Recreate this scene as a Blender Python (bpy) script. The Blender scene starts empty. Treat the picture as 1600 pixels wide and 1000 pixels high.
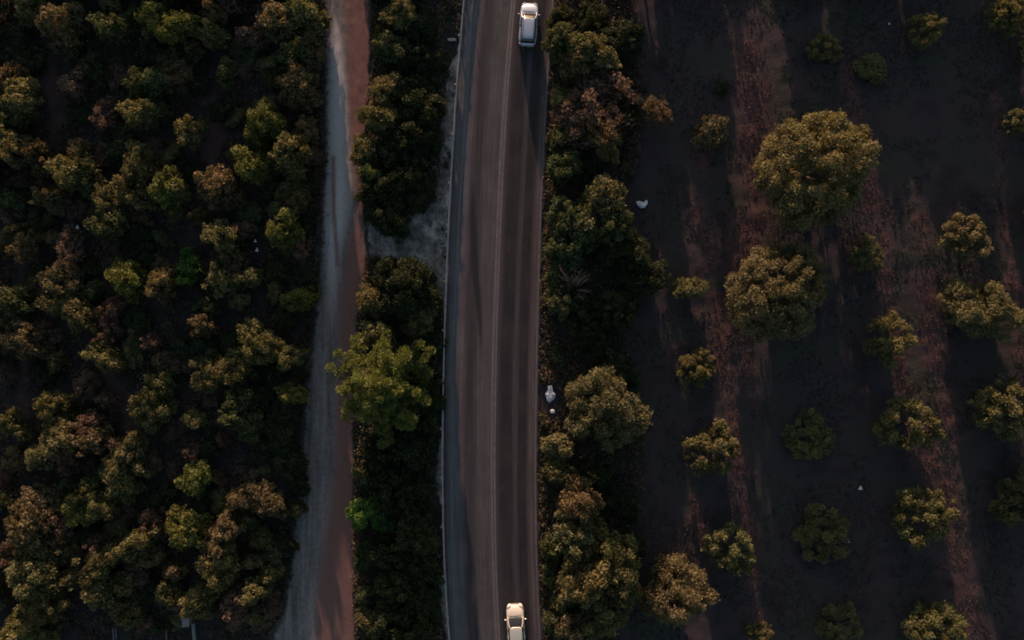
import bpy, bmesh, math, random
import numpy as np
from mathutils import Vector, Matrix

scn = bpy.context.scene
COL = scn.collection
R = math.radians

# ------------------------------------------------------------------ camera, sky, sun, exposure
S = 16.0                       # photo pixels per metre on the ground
CAM_H = 66.7
cam_d = bpy.data.cameras.new('camera')
cam = bpy.data.objects.new('camera', cam_d); COL.objects.link(cam)
cam.location = (0, 0, CAM_H); cam.rotation_euler = (0, 0, 0)
cam_d.sensor_width = 36; cam_d.lens = 24.0
cam_d.clip_start = 0.5; cam_d.clip_end = 6000
scn.camera = cam

SUN_EL, SUN_AZ = 6.8, -8.0    # azimuth measured from +Y (top of the photo) towards +X
world = bpy.data.worlds.new('World'); scn.world = world; world.use_nodes = True
wn = world.node_tree.nodes; wl = world.node_tree.links
sky = wn.new('ShaderNodeTexSky'); sky.sky_type = 'NISHITA'; sky.sun_disc = False
sky.sun_elevation = R(SUN_EL); sky.sun_rotation = R(SUN_AZ)
sky.air_density = 1.0; sky.dust_density = 1.5; sky.ozone_density = 1.0
bg = wn['Background']; wl.new(sky.outputs[0], bg.inputs[0]); bg.inputs[1].default_value = 0.092

sun_d = bpy.data.lights.new('sun', 'SUN'); sun_d.energy = 3.9; sun_d.angle = R(0.6)
sun_d.color = (1.0, 0.62, 0.46)
sun = bpy.data.objects.new('sun', sun_d); COL.objects.link(sun)
sdir = Vector((math.sin(R(SUN_AZ)) * math.cos(R(SUN_EL)), math.cos(R(SUN_AZ)) * math.cos(R(SUN_EL)), math.sin(R(SUN_EL))))
sun.rotation_euler = sdir.to_track_quat('Z', 'Y').to_euler()
sun.location = (0, 0, 60)

scn.view_settings.view_transform = 'Standard'; scn.view_settings.look = 'None'
scn.view_settings.gamma = 1.0; scn.view_settings.exposure = 1.25
scn.view_settings.use_curve_mapping = False
scn.render.engine = 'CYCLES'
scn.cycles.use_denoising = True
scn.cycles.filter_width = 1.8
scn.cycles.max_bounces = 6; scn.cycles.transparent_max_bounces = 4

random.seed(7)
RNG = np.random.default_rng(11)

# ------------------------------------------------------------------ helpers
def W(px, py, h=0.0):
    """photo pixel -> world xy for something standing h metres above the ground"""
    k = (CAM_H - h) / CAM_H / S
    return ((px - 800) * k, (500 - py) * k)

def tag(o, label=None, cat=None, group=None, kind=None):
    if label: o['label'] = label
    if cat: o['category'] = cat
    if group: o['group'] = group
    if kind: o['kind'] = kind
    return o

def link(name, me, mat=None, parent=None, loc=None, rz=None):
    o = bpy.data.objects.new(name, me); COL.objects.link(o)
    if mat is not None and me is not None and not me.materials:
        me.materials.append(mat)
    if parent is not None: o.parent = parent
    if loc is not None: o.location = loc
    if rz is not None: o.rotation_euler = (0, 0, rz)
    return o

def empty(name, loc, rz=0.0):
    o = bpy.data.objects.new(name, None); COL.objects.link(o)
    o.location = loc; o.rotation_euler = (0, 0, rz); o.empty_display_size = 0.3
    return o

def np_mesh(name, verts, faces, attrs=None, smooth=False):
    """faces: (n,k) int array, every face k corners"""
    verts = np.asarray(verts, np.float32); faces = np.asarray(faces, np.int32)
    n, k = faces.shape
    me = bpy.data.meshes.new(name)
    me.vertices.add(len(verts)); me.vertices.foreach_set('co', verts.ravel())
    me.loops.add(n * k); me.loops.foreach_set('vertex_index', faces.ravel())
    me.polygons.add(n)
    me.polygons.foreach_set('loop_start', np.arange(0, n * k, k, dtype=np.int32))
    me.polygons.foreach_set('loop_total', np.full(n, k, np.int32))
    if smooth: me.polygons.foreach_set('use_smooth', np.ones(n, bool))
    for an, (typ, arr) in (attrs or {}).items():
        a = me.attributes.new(an, typ, 'POINT')
        a.data.foreach_set('vector' if typ in ('FLOAT_VECTOR', 'FLOAT2') else 'value', np.asarray(arr, np.float32).ravel())
    me.update(calc_edges=True)
    return me

def bm_mesh(name, bm, smooth=False):
    me = bpy.data.meshes.new(name); bmesh.ops.recalc_face_normals(bm, faces=bm.faces)
    bm.to_mesh(me); bm.free()
    if smooth:
        me.polygons.foreach_set('use_smooth', np.ones(len(me.polygons), bool))
    return me

def bm_box(bm, c, s, bev=0.0):
    r = bmesh.ops.create_cube(bm, size=1.0)
    vs = r['verts']
    for v in vs:
        v.co = Vector((v.co.x * s[0] + c[0], v.co.y * s[1] + c[1], v.co.z * s[2] + c[2]))
    if bev > 0:
        es = list({e for v in vs for e in v.link_edges})
        bmesh.ops.bevel(bm, geom=es, offset=bev, segments=2, affect='EDGES', profile=0.6)

def tube_arrays(pts, radii, n=6):
    """tapered tube through pts -> verts, quads"""
    pts = [Vector(p) for p in pts]; V = []; F = []
    for i, p in enumerate(pts):
        a = pts[max(i - 1, 0)]; b = pts[min(i + 1, len(pts) - 1)]
        d = (b - a).normalized()
        u = d.orthogonal().normalized(); v = d.cross(u)
        for j in range(n):
            t = 2 * math.pi * j / n
            V.append(p + (u * math.cos(t) + v * math.sin(t)) * radii[i])
    for i in range(len(pts) - 1):
        for j in range(n):
            F.append((i * n + j, i * n + (j + 1) % n, (i + 1) * n + (j + 1) % n, (i + 1) * n + j))
    return V, F

def join_tubes(name, tubes, n=6, smooth=True):
    V = []; F = []
    for pts, rad in tubes:
        v, f = tube_arrays(pts, rad, n); o = len(V)
        V += [tuple(q) for q in v]; F += [tuple(i + o for i in q) for q in f]
    return np_mesh(name, V, F, smooth=smooth)

_PERM = np.random.default_rng(3).random((64, 64))
def vnoise(x, y, sc):
    """smooth value noise in 0..1"""
    x = np.asarray(x, float) / sc; y = np.asarray(y, float) / sc
    xi = np.floor(x).astype(int); yi = np.floor(y).astype(int)
    fx = x - xi; fy = y - yi
    fx = fx * fx * (3 - 2 * fx); fy = fy * fy * (3 - 2 * fy)
    g = lambda i, j: _PERM[i % 64, j % 64]
    return (g(xi, yi) * (1 - fx) + g(xi + 1, yi) * fx) * (1 - fy) + (g(xi, yi + 1) * (1 - fx) + g(xi + 1, yi + 1) * fx) * fy

# ------------------------------------------------------------------ materials
class NT:
    def __init__(s, name):
        s.m = bpy.data.materials.new(name); s.m.use_nodes = True
        s.t = s.m.node_tree; s.n = s.t.nodes; s.l = s.t.links
        s.b = s.n['Principled BSDF']; s.out = s.n['Material Output']
    def new(s, typ, **kw):
        n = s.n.new(typ)
        for k, v in kw.items(): setattr(n, k, v)
        return n
    def noise(s, scale, vec=None, detail=4, rough=0.6):
        n = s.new('ShaderNodeTexNoise'); n.inputs['Scale'].default_value = scale
        n.inputs['Detail'].default_value = detail; n.inputs['Roughness'].default_value = rough
        if vec is not None: s.l.new(vec, n.inputs['Vector'])
        return n.outputs['Fac']
    def ramp(s, fac, stops):
        n = s.new('ShaderNodeValToRGB'); e = n.color_ramp.elements
        while len(e) < len(stops): e.new(0.5)
        for q, (p, c) in zip(e, stops):
            q.position = p; q.color = (*c, 1) if len(c) == 3 else c
        s.l.new(fac, n.inputs[0]); return n.outputs[0]
    def mix(s, fac, a, b, blend='MIX'):
        n = s.new('ShaderNodeMix', data_type='RGBA', blend_type=blend)
        for sock, v in ((n.inputs[0], fac), (n.inputs[6], a), (n.inputs[7], b)):
            if hasattr(v, 'is_output'): s.l.new(v, sock)
            elif isinstance(v, (tuple, list)): sock.default_value = (*v, 1)
            else: sock.default_value = v
        return n.outputs[2]
    def math(s, op, a, b=None, clamp=False):
        n = s.new('ShaderNodeMath', operation=op, use_clamp=clamp)
        for i, v in enumerate((a, b)):
            if v is None: continue
            if hasattr(v, 'is_output'): s.l.new(v, n.inputs[i])
            else: n.inputs[i].default_value = v
        return n.outputs[0]
    def attr(s, name, typ='GEOMETRY'):
        n = s.new('ShaderNodeAttribute', attribute_name=name, attribute_type=typ); return n
    def bump(s, h, strength=0.4, dist=0.05):
        n = s.new('ShaderNodeBump'); n.inputs['Strength'].default_value = strength
        n.inputs['Distance'].default_value = dist
        s.l.new(h, n.inputs['Height']); s.l.new(n.outputs[0], s.b.inputs['Normal'])
    def col(s, c):
        if hasattr(c, 'is_output'): s.l.new(c, s.b.inputs['Base Color'])
        else: s.b.inputs['Base Color'].default_value = (*c, 1)
    def set(s, **kw):
        for k, v in kw.items(): s.b.inputs[k.replace('_', ' ')].default_value = v

def plain(name, c, rough=0.6, metal=0.0, spec=0.5, var=0.12, scale=8.0):
    t = NT(name); co = t.new('ShaderNodeTexCoord').outputs['Object']
    f = t.noise(scale, co, 3)
    t.col(t.ramp(f, [(0.3, tuple(x * (1 - var) for x in c)), (0.7, tuple(x * (1 + var) for x in c))]))
    t.set(Roughness=rough, Metallic=metal); t.b.inputs['Specular IOR Level'].default_value = spec
    return t.m

def leaf_material():
    t = NT('leaf')
    oi = t.new('ShaderNodeObjectInfo')
    var = t.attr('var').outputs['Fac']
    dry = t.attr('dry').outputs['Fac']
    base = oi.outputs['Color']
    hsv = t.new('ShaderNodeHueSaturation'); t.l.new(base, hsv.inputs['Color'])
    t.l.new(t.math('ADD', 0.44, t.math('MULTIPLY', var, 0.92)), hsv.inputs['Value'])
    t.l.new(t.math('ADD', 0.485, t.math('MULTIPLY', oi.outputs['Random'], 0.03)), hsv.inputs['Hue'])
    c = t.mix(dry, hsv.outputs[0], (0.13, 0.085, 0.062))
    t.col(c); t.set(Roughness=0.6); t.b.inputs['Specular IOR Level'].default_value = 0.12
    tr = t.new('ShaderNodeBsdfTranslucent')
    t.l.new(t.mix(1.0, c, (1.25, 1.15, 0.55), 'MULTIPLY'), tr.inputs['Color'])
    mx = t.new('ShaderNodeMixShader'); mx.inputs[0].default_value = 0.35
    t.l.new(t.b.outputs[0], mx.inputs[1]); t.l.new(tr.outputs[0], mx.inputs[2])
    t.l.new(mx.outputs[0], t.out.inputs[0])
    return t.m
LEAF = leaf_material()

def attr_leaf_material(name):
    """foliage whose colour is stored per clump (ground cover)"""
    t = NT(name); a = t.attr('tint').outputs['Vector']
    t.col(a); t.set(Roughness=0.8); t.b.inputs['Specular IOR Level'].default_value = 0.15
    tr = t.new('ShaderNodeBsdfTranslucent'); t.l.new(a, tr.inputs['Color'])
    mx = t.new('ShaderNodeMixShader'); mx.inputs[0].default_value = 0.25
    t.l.new(t.b.outputs[0], mx.inputs[1]); t.l.new(tr.outputs[0], mx.inputs[2])
    t.l.new(mx.outputs[0], t.out.inputs[0])
    return t.m
COVER = attr_leaf_material('ground_cover')

BARK = plain('bark', (0.10, 0.075, 0.055), 0.9, var=0.4, scale=14)
TWIG = plain('dry_twig', (0.22, 0.13, 0.09), 0.9, var=0.3, scale=10)

def ground_material():
    t = NT('ground_soil'); g = t.new('ShaderNodeNewGeometry').outputs['Position']
    n1 = t.noise(0.22, g, 5); n2 = t.noise(2.6, g, 5, 0.7); n3 = t.noise(14, g, 3)
    soil = t.ramp(n1, [(0.34, (0.026, 0.021, 0.024)), (0.48, (0.044, 0.033, 0.037)), (0.60, (0.034, 0.036, 0.028)), (0.72, (0.040, 0.036, 0.031))])
    soil = t.mix(t.math('MULTIPLY', n2, 0.5), soil, (0.046, 0.036, 0.038))
    lit = t.attr('litter').outputs['Fac']
    red = t.ramp(n3, [(0.3, (0.058, 0.032, 0.031)), (0.6, (0.10, 0.056, 0.052)), (0.8, (0.15, 0.09, 0.08))])  # reddish litter tone that also paints in sunlit streaks between tree shadows
    t.col(t.mix(lit, soil, red)); t.set(Roughness=0.95); t.b.inputs['Specular IOR Level'].default_value = 0.1
    t.bump(t.math('ADD', n2, t.math('MULTIPLY', n3, 0.4)), 0.6, 0.10)
    return t.m

def track_material():
    t = NT('track_earth'); g = t.new('ShaderNodeNewGeometry').outputs['Position']
    uv = t.attr('uv2').outputs['Vector']
    sep = t.new('ShaderNodeSeparateXYZ'); t.l.new(uv, sep.inputs[0])
    st = t.new('ShaderNodeMapping'); st.inputs['Scale'].default_value = (1.6, 0.12, 1); t.l.new(uv, st.inputs['Vector'])
    n1 = t.noise(1.0, st.outputs[0], 5, 0.6); n2 = t.noise(3.0, g, 5, 0.7); n3 = t.noise(20, g, 3)
    red = t.attr('red').outputs['Fac']
    redn = t.math('ADD', red, t.math('MULTIPLY', t.math('SUBTRACT', n1, 0.5), 0.9), True)
    grey = t.ramp(n1, [(0.3, (0.085, 0.076, 0.072)), (0.5, (0.16, 0.146, 0.142)), (0.7, (0.24, 0.224, 0.22))])
    rd = t.ramp(n2, [(0.3, (0.150, 0.082, 0.072)), (0.7, (0.20, 0.115, 0.102))])
    pale = t.math('MULTIPLY', t.attr('pale').outputs['Fac'], t.math('ADD', 0.35, n2), True)
    grey = t.mix(pale, grey, (0.46, 0.45, 0.45))
    c = t.mix(redn, grey, rd)
    c = t.mix(t.ramp(n2, [(.42, (0, 0, 0)), (.7, (.75, .75, .75))]), c, t.mix(1.0, c, (0.55, 0.52, 0.50), 'MULTIPLY'))
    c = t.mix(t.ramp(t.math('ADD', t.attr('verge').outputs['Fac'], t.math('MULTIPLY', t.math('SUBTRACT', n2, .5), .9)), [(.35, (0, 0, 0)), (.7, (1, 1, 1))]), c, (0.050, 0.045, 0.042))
    t.col(c); t.set(Roughness=0.95); t.b.inputs['Specular IOR Level'].default_value = 0.1
    t.bump(t.math('ADD', n2, t.math('MULTIPLY', n3, 0.25)), 0.35, 0.05)
    return t.m

def gravel_material():
    t = NT('pale_gravel'); g = t.new('ShaderNodeNewGeometry').outputs['Position']
    n1 = t.noise(0.7, g, 6, 0.7); n2 = t.noise(2.2, g, 6, 0.75); n3 = t.noise(16, g, 4, 0.7)
    c = t.ramp(n1, [(0.38, (0.060, 0.054, 0.048)), (0.50, (0.19, 0.168, 0.148)), (0.62, (0.43, 0.385, 0.345))])
    c = t.mix(t.ramp(n2, [(.5, (0, 0, 0)), (.66, (.85, .85, .85))]), c, (0.055, 0.05, 0.042))
    c = t.mix(t.math('MULTIPLY', n3, 0.5), c, (0.10, 0.092, 0.085))
    t.col(c); t.set(Roughness=0.95); t.bump(n3, 0.5, 0.05)
    return t.m

def asphalt_material():
    t = NT('worn_asphalt'); g = t.new('ShaderNodeNewGeometry').outputs['Position']
    uv = t.attr('uv2').outputs['Vector']
    st = t.new('ShaderNodeMapping'); st.inputs['Scale'].default_value = (1.0, 0.05, 1); t.l.new(uv, st.inputs['Vector'])
    wob = t.noise(0.8, st.outputs[0], 4, 0.6)
    st2 = t.new('ShaderNodeMapping'); st2.inputs['Scale'].default_value = (5.0, 0.10, 1); t.l.new(uv, st2.inputs['Vector'])
    fine = t.noise(1.0, st2.outputs[0], 4, 0.6)
    sep = t.new('ShaderNodeSeparateXYZ'); t.l.new(uv, sep.inputs[0])
    u = t.math('ADD', sep.outputs[0], t.math('MULTIPLY', t.math('SUBTRACT', wob, 0.5), 0.35))
    f = t.math('DIVIDE', t.math('ADD', u, 6.0), 12.0)
    P = lambda m: (m + 6.0) / 12.0
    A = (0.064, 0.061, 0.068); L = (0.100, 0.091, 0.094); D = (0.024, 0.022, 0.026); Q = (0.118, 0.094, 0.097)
    SHADE_BLUE = (0.122, 0.128, 0.142); M = (0.049, 0.046, 0.052)  # bluish band: sky-lit shade beside the guardrail painted into the asphalt
    c = t.ramp(f, [(P(-4.8), Q), (P(-4.35), SHADE_BLUE), (P(-3.55), SHADE_BLUE), (P(-3.1), Q), (P(-2.6), M), (P(-2.1), M), (P(-1.5), L), (P(-0.45), L),
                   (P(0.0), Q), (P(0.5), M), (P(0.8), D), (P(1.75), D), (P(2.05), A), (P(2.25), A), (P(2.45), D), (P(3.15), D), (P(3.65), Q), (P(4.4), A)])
    grain = t.noise(30, g, 4, 0.75); patch = t.noise(0.25, g, 4)
    c = t.mix(t.ramp(fine, [(.35, (0, 0, 0)), (.65, (.9, .9, .9))]), c, t.mix(1.0, c, (0.58, 0.57, 0.60), 'MULTIPLY'))
    c = t.mix(0.12, c, t.ramp(grain, [(0.3, (0.03, 0.028, 0.028)), (0.7, (0.13, 0.12, 0.115))]))
    c = t.mix(t.ramp(patch, [(0.42, (0, 0, 0)), (0.68, (0.55, 0.55, 0.55))]), c, (0.05, 0.044, 0.044))
    st3 = t.new('ShaderNodeMapping'); st3.inputs['Scale'].default_value = (1.4, 0.45, 1); t.l.new(uv, st3.inputs['Vector'])
    c = t.mix(t.ramp(t.noise(1.0, st3.outputs[0], 6, 0.75), [(.5, (0, 0, 0)), (.68, (.5, .5, .5))]), c, t.mix(1.0, c, (1.45, 1.4, 1.38), 'MULTIPLY'))
    # tar stain in the left lane
    stn = t.attr('stain').outputs['Fac']
    c = t.mix(t.math('MULTIPLY', stn, 0.85), c, (0.022, 0.021, 0.026))
    t.col(c); t.set(Roughness=0.8); t.b.inputs['Specular IOR Level'].default_value = 0.08
    t.bump(grain, 0.3, 0.02)
    return t.m

def paint_material():
    t = NT('worn_line_paint'); g = t.new('ShaderNodeNewGeometry').outputs['Position']
    n = t.noise(2.0, g, 6, 0.8)
    t.col(t.ramp(n, [(0.38, (0.085, 0.072, 0.070)), (0.55, (0.115, 0.103, 0.102)), (0.75, (0.18, 0.17, 0.17))]))
    t.set(Roughness=0.7); return t.m

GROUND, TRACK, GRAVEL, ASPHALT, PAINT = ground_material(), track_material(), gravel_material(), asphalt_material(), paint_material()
STEEL = plain('galvanised_steel', (0.27, 0.27, 0.28), 0.5, 0.2, var=0.12, scale=3)
CONCRETE = plain('weathered_concrete', (0.17, 0.16, 0.155), 0.9, var=0.3, scale=5)

# ------------------------------------------------------------------ layout curves (photo pixels)
LY = np.array([0, 167, 334, 500, 667, 800, 900, 1000.])
CENTRE = np.array([802, 789, 780, 774, 771, 770.8, 773, 778.])
LEFTL = np.array([739, 727.5, 718, 710, 704.5, 706, 709, 713.])
RIGHTL = np.array([864, 852.5, 844.5, 840, 837, 837, 839, 843.5])
RAIL = np.array([726, 712, 703, 696, 692, 692.5, 697, 703.])
def fit(v):
    p = np.polyfit(LY, v, 4); d = np.polyder(p)
    def f(y):
        y = np.asarray(y, float); yc = np.clip(y, -40, 1040)
        return np.polyval(p, yc) + np.polyval(d, yc) * (y - yc)
    return f
fC, fL, fR, fG = fit(CENTRE), fit(LEFTL), fit(RIGHTL), fit(RAIL)
TY = np.array([-1500, 0, 60, 130, 210, 300, 400, 500, 600, 700, 800, 900, 960, 1000, 2500.])
TL = np.array([520, 495, 498, 500, 501, 497, 493, 484, 472, 464, 456, 444, 434, 418, 400.])
TR = np.array([600, 580, 580, 578, 572, 568, 574, 560, 553, 554, 553, 554, 555, 556, 560.])
fTL = lambda y: np.interp(y, TY, TL); fTR = lambda y: np.interp(y, TY, TR)

def on_hard(px, py, m=3):
    """True on road or track"""
    px = np.asarray(px, float); py = np.asarray(py, float)
    return ((px > fG(py) - m) & (px < fR(py) + 5 + m)) | ((px > fTL(py) + 4 - m) & (px < fTR(py) - 4 + m))
LAYBY = [(566, 352), (600, 345), (640, 330), (676, 318), (690, 300), (702, 300), (700, 445), (690, 448), (676, 425), (650, 408), (610, 402), (566, 400)]
def in_poly(px, py, poly):
    px = np.asarray(px, float); py = np.asarray(py, float); r = np.zeros(px.shape, bool); j = len(poly) - 1
    for i in range(len(poly)):
        xi, yi = poly[i]; xj, yj = poly[j]
        c = ((yi > py) != (yj > py)) & (px < (xj - xi) * (py - yi) / (yj - yi + 1e-9) + xi)
        r ^= c; j = i
    return r

# ------------------------------------------------------------------ ground
def axis(lo, hi, step, far):
    core = np.arange(lo, hi + 1e-6, step)
    ext = []; d = step; p = hi
    while p < far: d *= 1.5; p += d; ext.append(p)
    ext2 = []; d = step; p = lo
    while p > -far: d *= 1.5; p -= d; ext2.append(p)
    return np.concatenate([ext2[::-1], core, ext])
gx = axis(-60, 60, 0.3, 2500); gy = axis(-42, 46, 0.3, 2500)
GX, GY = np.meshgrid(gx, gy)
PX = GX * S + 800; PY = 500 - GY * S
def ground_z(x, y):
    z = 0.10 * vnoise(x, y, 1.3) + 0.06 * vnoise(x + 31, y, 0.55) + 0.14 * vnoise(x, y + 9, 5.0)
    return z - 0.30
hard = on_hard(PX, PY, 10) | in_poly(PX, PY, LAYBY)
GZ = np.where(hard, -0.16, ground_z(GX, GY))
STRIPS = [([(1160, 50), (1183, 130), (1186, 220), (1182, 320), (1166, 420)], 34), ([(1094, 215), (1098, 330), (1112, 410)], 15),
          ([(1325, 110), (1352, 250), (1370, 340), (1390, 440), (1412, 620)], 12), ([(1128, 470), (1133, 600), (1152, 680), (1162, 760), (1172, 850), (1182, 980)], 17),
          ([(1168, 420), (1165, 520), (1170, 620)], 12), ([(1448, 460), (1472, 580), (1495, 690)], 17), ([(1442, 690), (1478, 780), (1496, 880), (1512, 1000)], 36), ([(1555, 150), (1572, 300), (1584, 430), (1592, 560)], 12),
          ([(1442, 350), (1452, 420)], 9), ([(1085, 760), (1091, 840)], 6), ([(74, 90), (80, 160), (84, 260)], 14),
          ([(165, 440), (172, 520), (168, 600)], 12), ([(328, 110), (334, 200), (330, 270)], 12), ([(30, 560), (32, 660)], 12), ([(190, 620), (205, 700)], 12)]
def strip_mask(px, py):
    m = np.zeros(np.shape(px))
    wob = 18 * (vnoise(px, py, 26) - 0.5) + 14 * (vnoise(px, py, 9) - 0.5)
    for pts, w in STRIPS:
        d = np.full(np.shape(px), 1e9)
        for (x0, y0), (x1, y1) in zip(pts[:-1], pts[1:]):
            t = np.clip(((px - x0) * (x1 - x0) + (py - y0) * (y1 - y0)) / ((x1 - x0) ** 2 + (y1 - y0) ** 2), 0, 1)
            d = np.minimum(d, np.hypot(px - x0 - t * (x1 - x0), py - y0 - t * (y1 - y0)))
        m = np.maximum(m, np.clip((w * 1.15 - d - wob * 1.2) / (1.1 * w), 0, 1))
    return m * np.clip(.35 + 1.1 * vnoise(np.asarray(px) + 50, np.asarray(py) * .6, 17), 0, 1)
LIT = strip_mask(PX, PY)  # litter rows doubling as sunlit streaks put into the soil colour
ny, nx = GX.shape
idx = np.arange(nx * ny).reshape(ny, nx)
F = np.stack([idx[:-1, :-1], idx[:-1, 1:], idx[1:, 1:], idx[1:, :-1]], -1).reshape(-1, 4)
me = np_mesh('ground', np.stack([GX, GY, GZ], -1).reshape(-1, 3), F, {'litter': ('FLOAT', LIT.ravel())}, smooth=True)
tag(link('ground', me, GROUND), 'dark brown soil under the thicket and orchard', None, None, 'structure')

def ribbon(name, ypx, cols, zf, mat, uvc=None, extra=None, skirt=0.0):
    """sheet between pixel curves: cols = list of functions y->x from left to right"""
    V = []; UV = []; n = len(cols)
    for y in ypx:
        Y = (500 - y) / S
        for k, f in enumerate(cols):
            X = (float(f(y)) - 800) / S
            V.append((X, Y, zf)); UV.append((X - (uvc(y) - 800) / S if uvc else X, Y, 0))
    m = len(ypx)
    F = [(i * n + k, (i + 1) * n + k, (i + 1) * n + k + 1, i * n + k + 1) for i in range(m - 1) for k in range(n - 1)]
    if skirt:
        o = len(V)
        for i in range(m):
            a = V[i * n]; b = V[i * n + n - 1]
            V += [(a[0] - skirt * 0.7, a[1], a[2] - skirt), (b[0] + skirt * 0.7, b[1], b[2] - skirt)]
            UV += [UV[i * n], UV[i * n + n - 1]]
        for i in range(m - 1):
            F.append((o + 2 * i, o + 2 * i + 2, (i + 1) * n, i * n))
            F.append((i * n + n - 1, (i + 1) * n + n - 1, o + 2 * i + 3, o + 2 * i + 1))
    at = {'uv2': ('FLOAT_VECTOR', UV)}
    if extra: at.update(extra(np.array(V)))
    return np_mesh(name, V, F, at)

ys_long = np.concatenate([np.arange(-1500, -60, 60), np.arange(-60, 1061, 6), np.arange(1100, 2500, 60)])
# dirt track
def frac(k, n, f0, f1):
    def g(y):
        w = (vnoise(y * 1.0, 3.0 + k * 0, 22) - 0.5) * 10 + (vnoise(y * 1.0, 9.0, 7) - 0.5) * 5
        w2 = (vnoise(y * 1.0, 43.0, 26) - 0.5) * 10 + (vnoise(y * 1.0, 79.0, 6) - 0.5) * 4
        return (f0(y) + w) * (1 - k / n) + (f1(y) + w2) * (k / n)
    return g
def track_extra(V):
    px = V[:, 0] * S + 800; py = 500 - V[:, 1] * S
    mid = np.interp(py, [0, 150, 250, 330, 400, 480, 560, 640, 700, 780, 860, 930, 1000], [532, 536, 545, 550, 532, 522, 521, 518, 516, 510, 496, 488, 486])
    r = np.clip((px - mid) / 14, 0, 1)
    r = np.maximum(r, np.clip(1 - np.abs(px - np.interp(py, [250, 330, 420], [520, 521, 528])) / 6, 0, 1) * ((py > 240) & (py < 420)))
    pa = np.clip(1.25 - np.abs(px - np.interp(py, [0, 40, 130, 300, 420], [520, 524, 528, 530, 518])) / np.interp(py, [20, 60, 140, 320, 430], [3, 9, 17, 20, 10]), 0, 1) * np.clip(np.minimum((py - 15) / 30, (520 - py) / 160), 0, 1)
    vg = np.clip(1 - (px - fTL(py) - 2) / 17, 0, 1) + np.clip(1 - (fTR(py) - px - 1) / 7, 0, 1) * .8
    return {'red': ('FLOAT', r), 'pale': ('FLOAT', pa), 'verge': ('FLOAT', vg)}
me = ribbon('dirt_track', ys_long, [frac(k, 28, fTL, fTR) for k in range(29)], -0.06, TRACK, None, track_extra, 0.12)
vv = np.empty(len(me.vertices) * 3, np.float32); me.vertices.foreach_get('co', vv); vv = vv.reshape(-1, 3)
qx = vv[:, 0] * S + 800; qy = 500 - vv[:, 1] * S; fr = (qx - fTL(qy)) / (fTR(qy) - fTL(qy))
vv[:, 2] += np.where(vv[:, 2] > -.1, .05 * (vnoise(vv[:, 0] * 2.2, vv[:, 1] * .5, .5) - .5) + .03 * (vnoise(vv[:, 0], vv[:, 1], .5) - .5) - .035 * np.exp(-((fr - .3) / .07) ** 2) - .035 * np.exp(-((fr - .66) / .07) ** 2), 0)
me.vertices.foreach_set('co', vv.ravel()); me.update()
tag(link('dirt_track', me, TRACK), 'grey and reddish dirt track running down left of the road', None, None, 'structure')

# pale gravel beside the guardrail and the lay-by
def rag(f, off, sd, amp):
    return lambda y: float(f(y)) + off + (vnoise(y, sd, 19) - 0.5) * amp + (vnoise(y, sd + 7, 6) - 0.5) * amp * 0.6
def verge_w(y):
    return float(np.interp(y, [-60, 60, 90, 150, 260, 300, 440, 470, 520, 680, 700, 760, 800, 860, 890, 980, 1010, 1080], [.3, .3, 10, 19, 22, 26, 16, 3, .3, .3, 8, 11, .3, .3, 9, 12, 4, .3])) * (.75 + .5 * vnoise(y, 5.0, 14))
ys_v = np.arange(-60, 1081, 5)
me = ribbon('gravel_verge', ys_v, [lambda y: fG(y) - verge_w(y) + (vnoise(y, 17., 5) - .5) * min(7, verge_w(y)), lambda y: fG(y) - verge_w(y) * .5, lambda y: fG(y) + 1], -0.075, GRAVEL, None, None, 0.1)
tag(link('gravel_verge', me, GRAVEL), 'pale gravel verge along the guardrail', None, None, 'structure')
bm = bmesh.new()
pts = []
for (x0, y0), (x1, y1) in zip(LAYBY, LAYBY[1:] + LAYBY[:1]):
    for t in (0, .25, .5, .75):
        x, y = x0 + (x1 - x0) * t, y0 + (y1 - y0) * t
        pts.append((x + random.uniform(-4, 4), y + random.uniform(-4, 4)))
bm.faces.new([bm.verts.new(((x - 800) / S, (500 - y) / S, -0.068)) for x, y in pts])
bmesh.ops.triangulate(bm, faces=bm.faces)
tag(link('gravel_layby', bm_mesh('gravel_layby', bm), GRAVEL), 'pale gravel gap linking dirt track and road', None, None, 'structure')

# road
def road_extra(V):
    px = V[:, 0] * S + 800; py = 500 - V[:, 1] * S
    cx = np.interp(py, [330, 420, 500, 560], [738, 742, 750, 752]); w = np.interp(py, [250, 340, 420, 520, 570], [0, 7, 8, 5, 0])
    s = np.clip((w - np.abs(px - cx)) / 4, 0, 1)
    cx2 = np.interp(py, [900, 1000], [742, 745]); s2 = np.clip((4 - np.abs(px - cx2)) / 3, 0, 1) * ((py > 930) & (py < 1010)) * .7
    return {'stain': ('FLOAT', np.maximum(s, s2))}
fRL = lambda y: fG(y) + 2.5
fRR = lambda y: fR(y) + 4.0 + 4.0 * (vnoise(y, 61., 9) - .5) + 2.5 * (vnoise(y, 23., 3.5) - .5)
lerp = lambda a, b, t: (lambda y: a(y) * (1 - t) + b(y) * t)
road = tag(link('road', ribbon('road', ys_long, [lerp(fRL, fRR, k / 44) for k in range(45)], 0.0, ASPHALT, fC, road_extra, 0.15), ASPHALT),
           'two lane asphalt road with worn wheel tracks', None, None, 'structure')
def line(name, f, w, z=0.004):
    me = ribbon(name, ys_long, [lambda y: f(y) - w / 2, lambda y: f(y) + w / 2], z, PAINT)
    link(name, me, PAINT, road)
line('edge_line', fL, 3.2); line('edge_line', fR, 2.2)
line('centre_line', lambda y: fC(y) - 2.2, 3.0); line('centre_line', lambda y: fC(y) + 2.4, 2.6)

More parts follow.
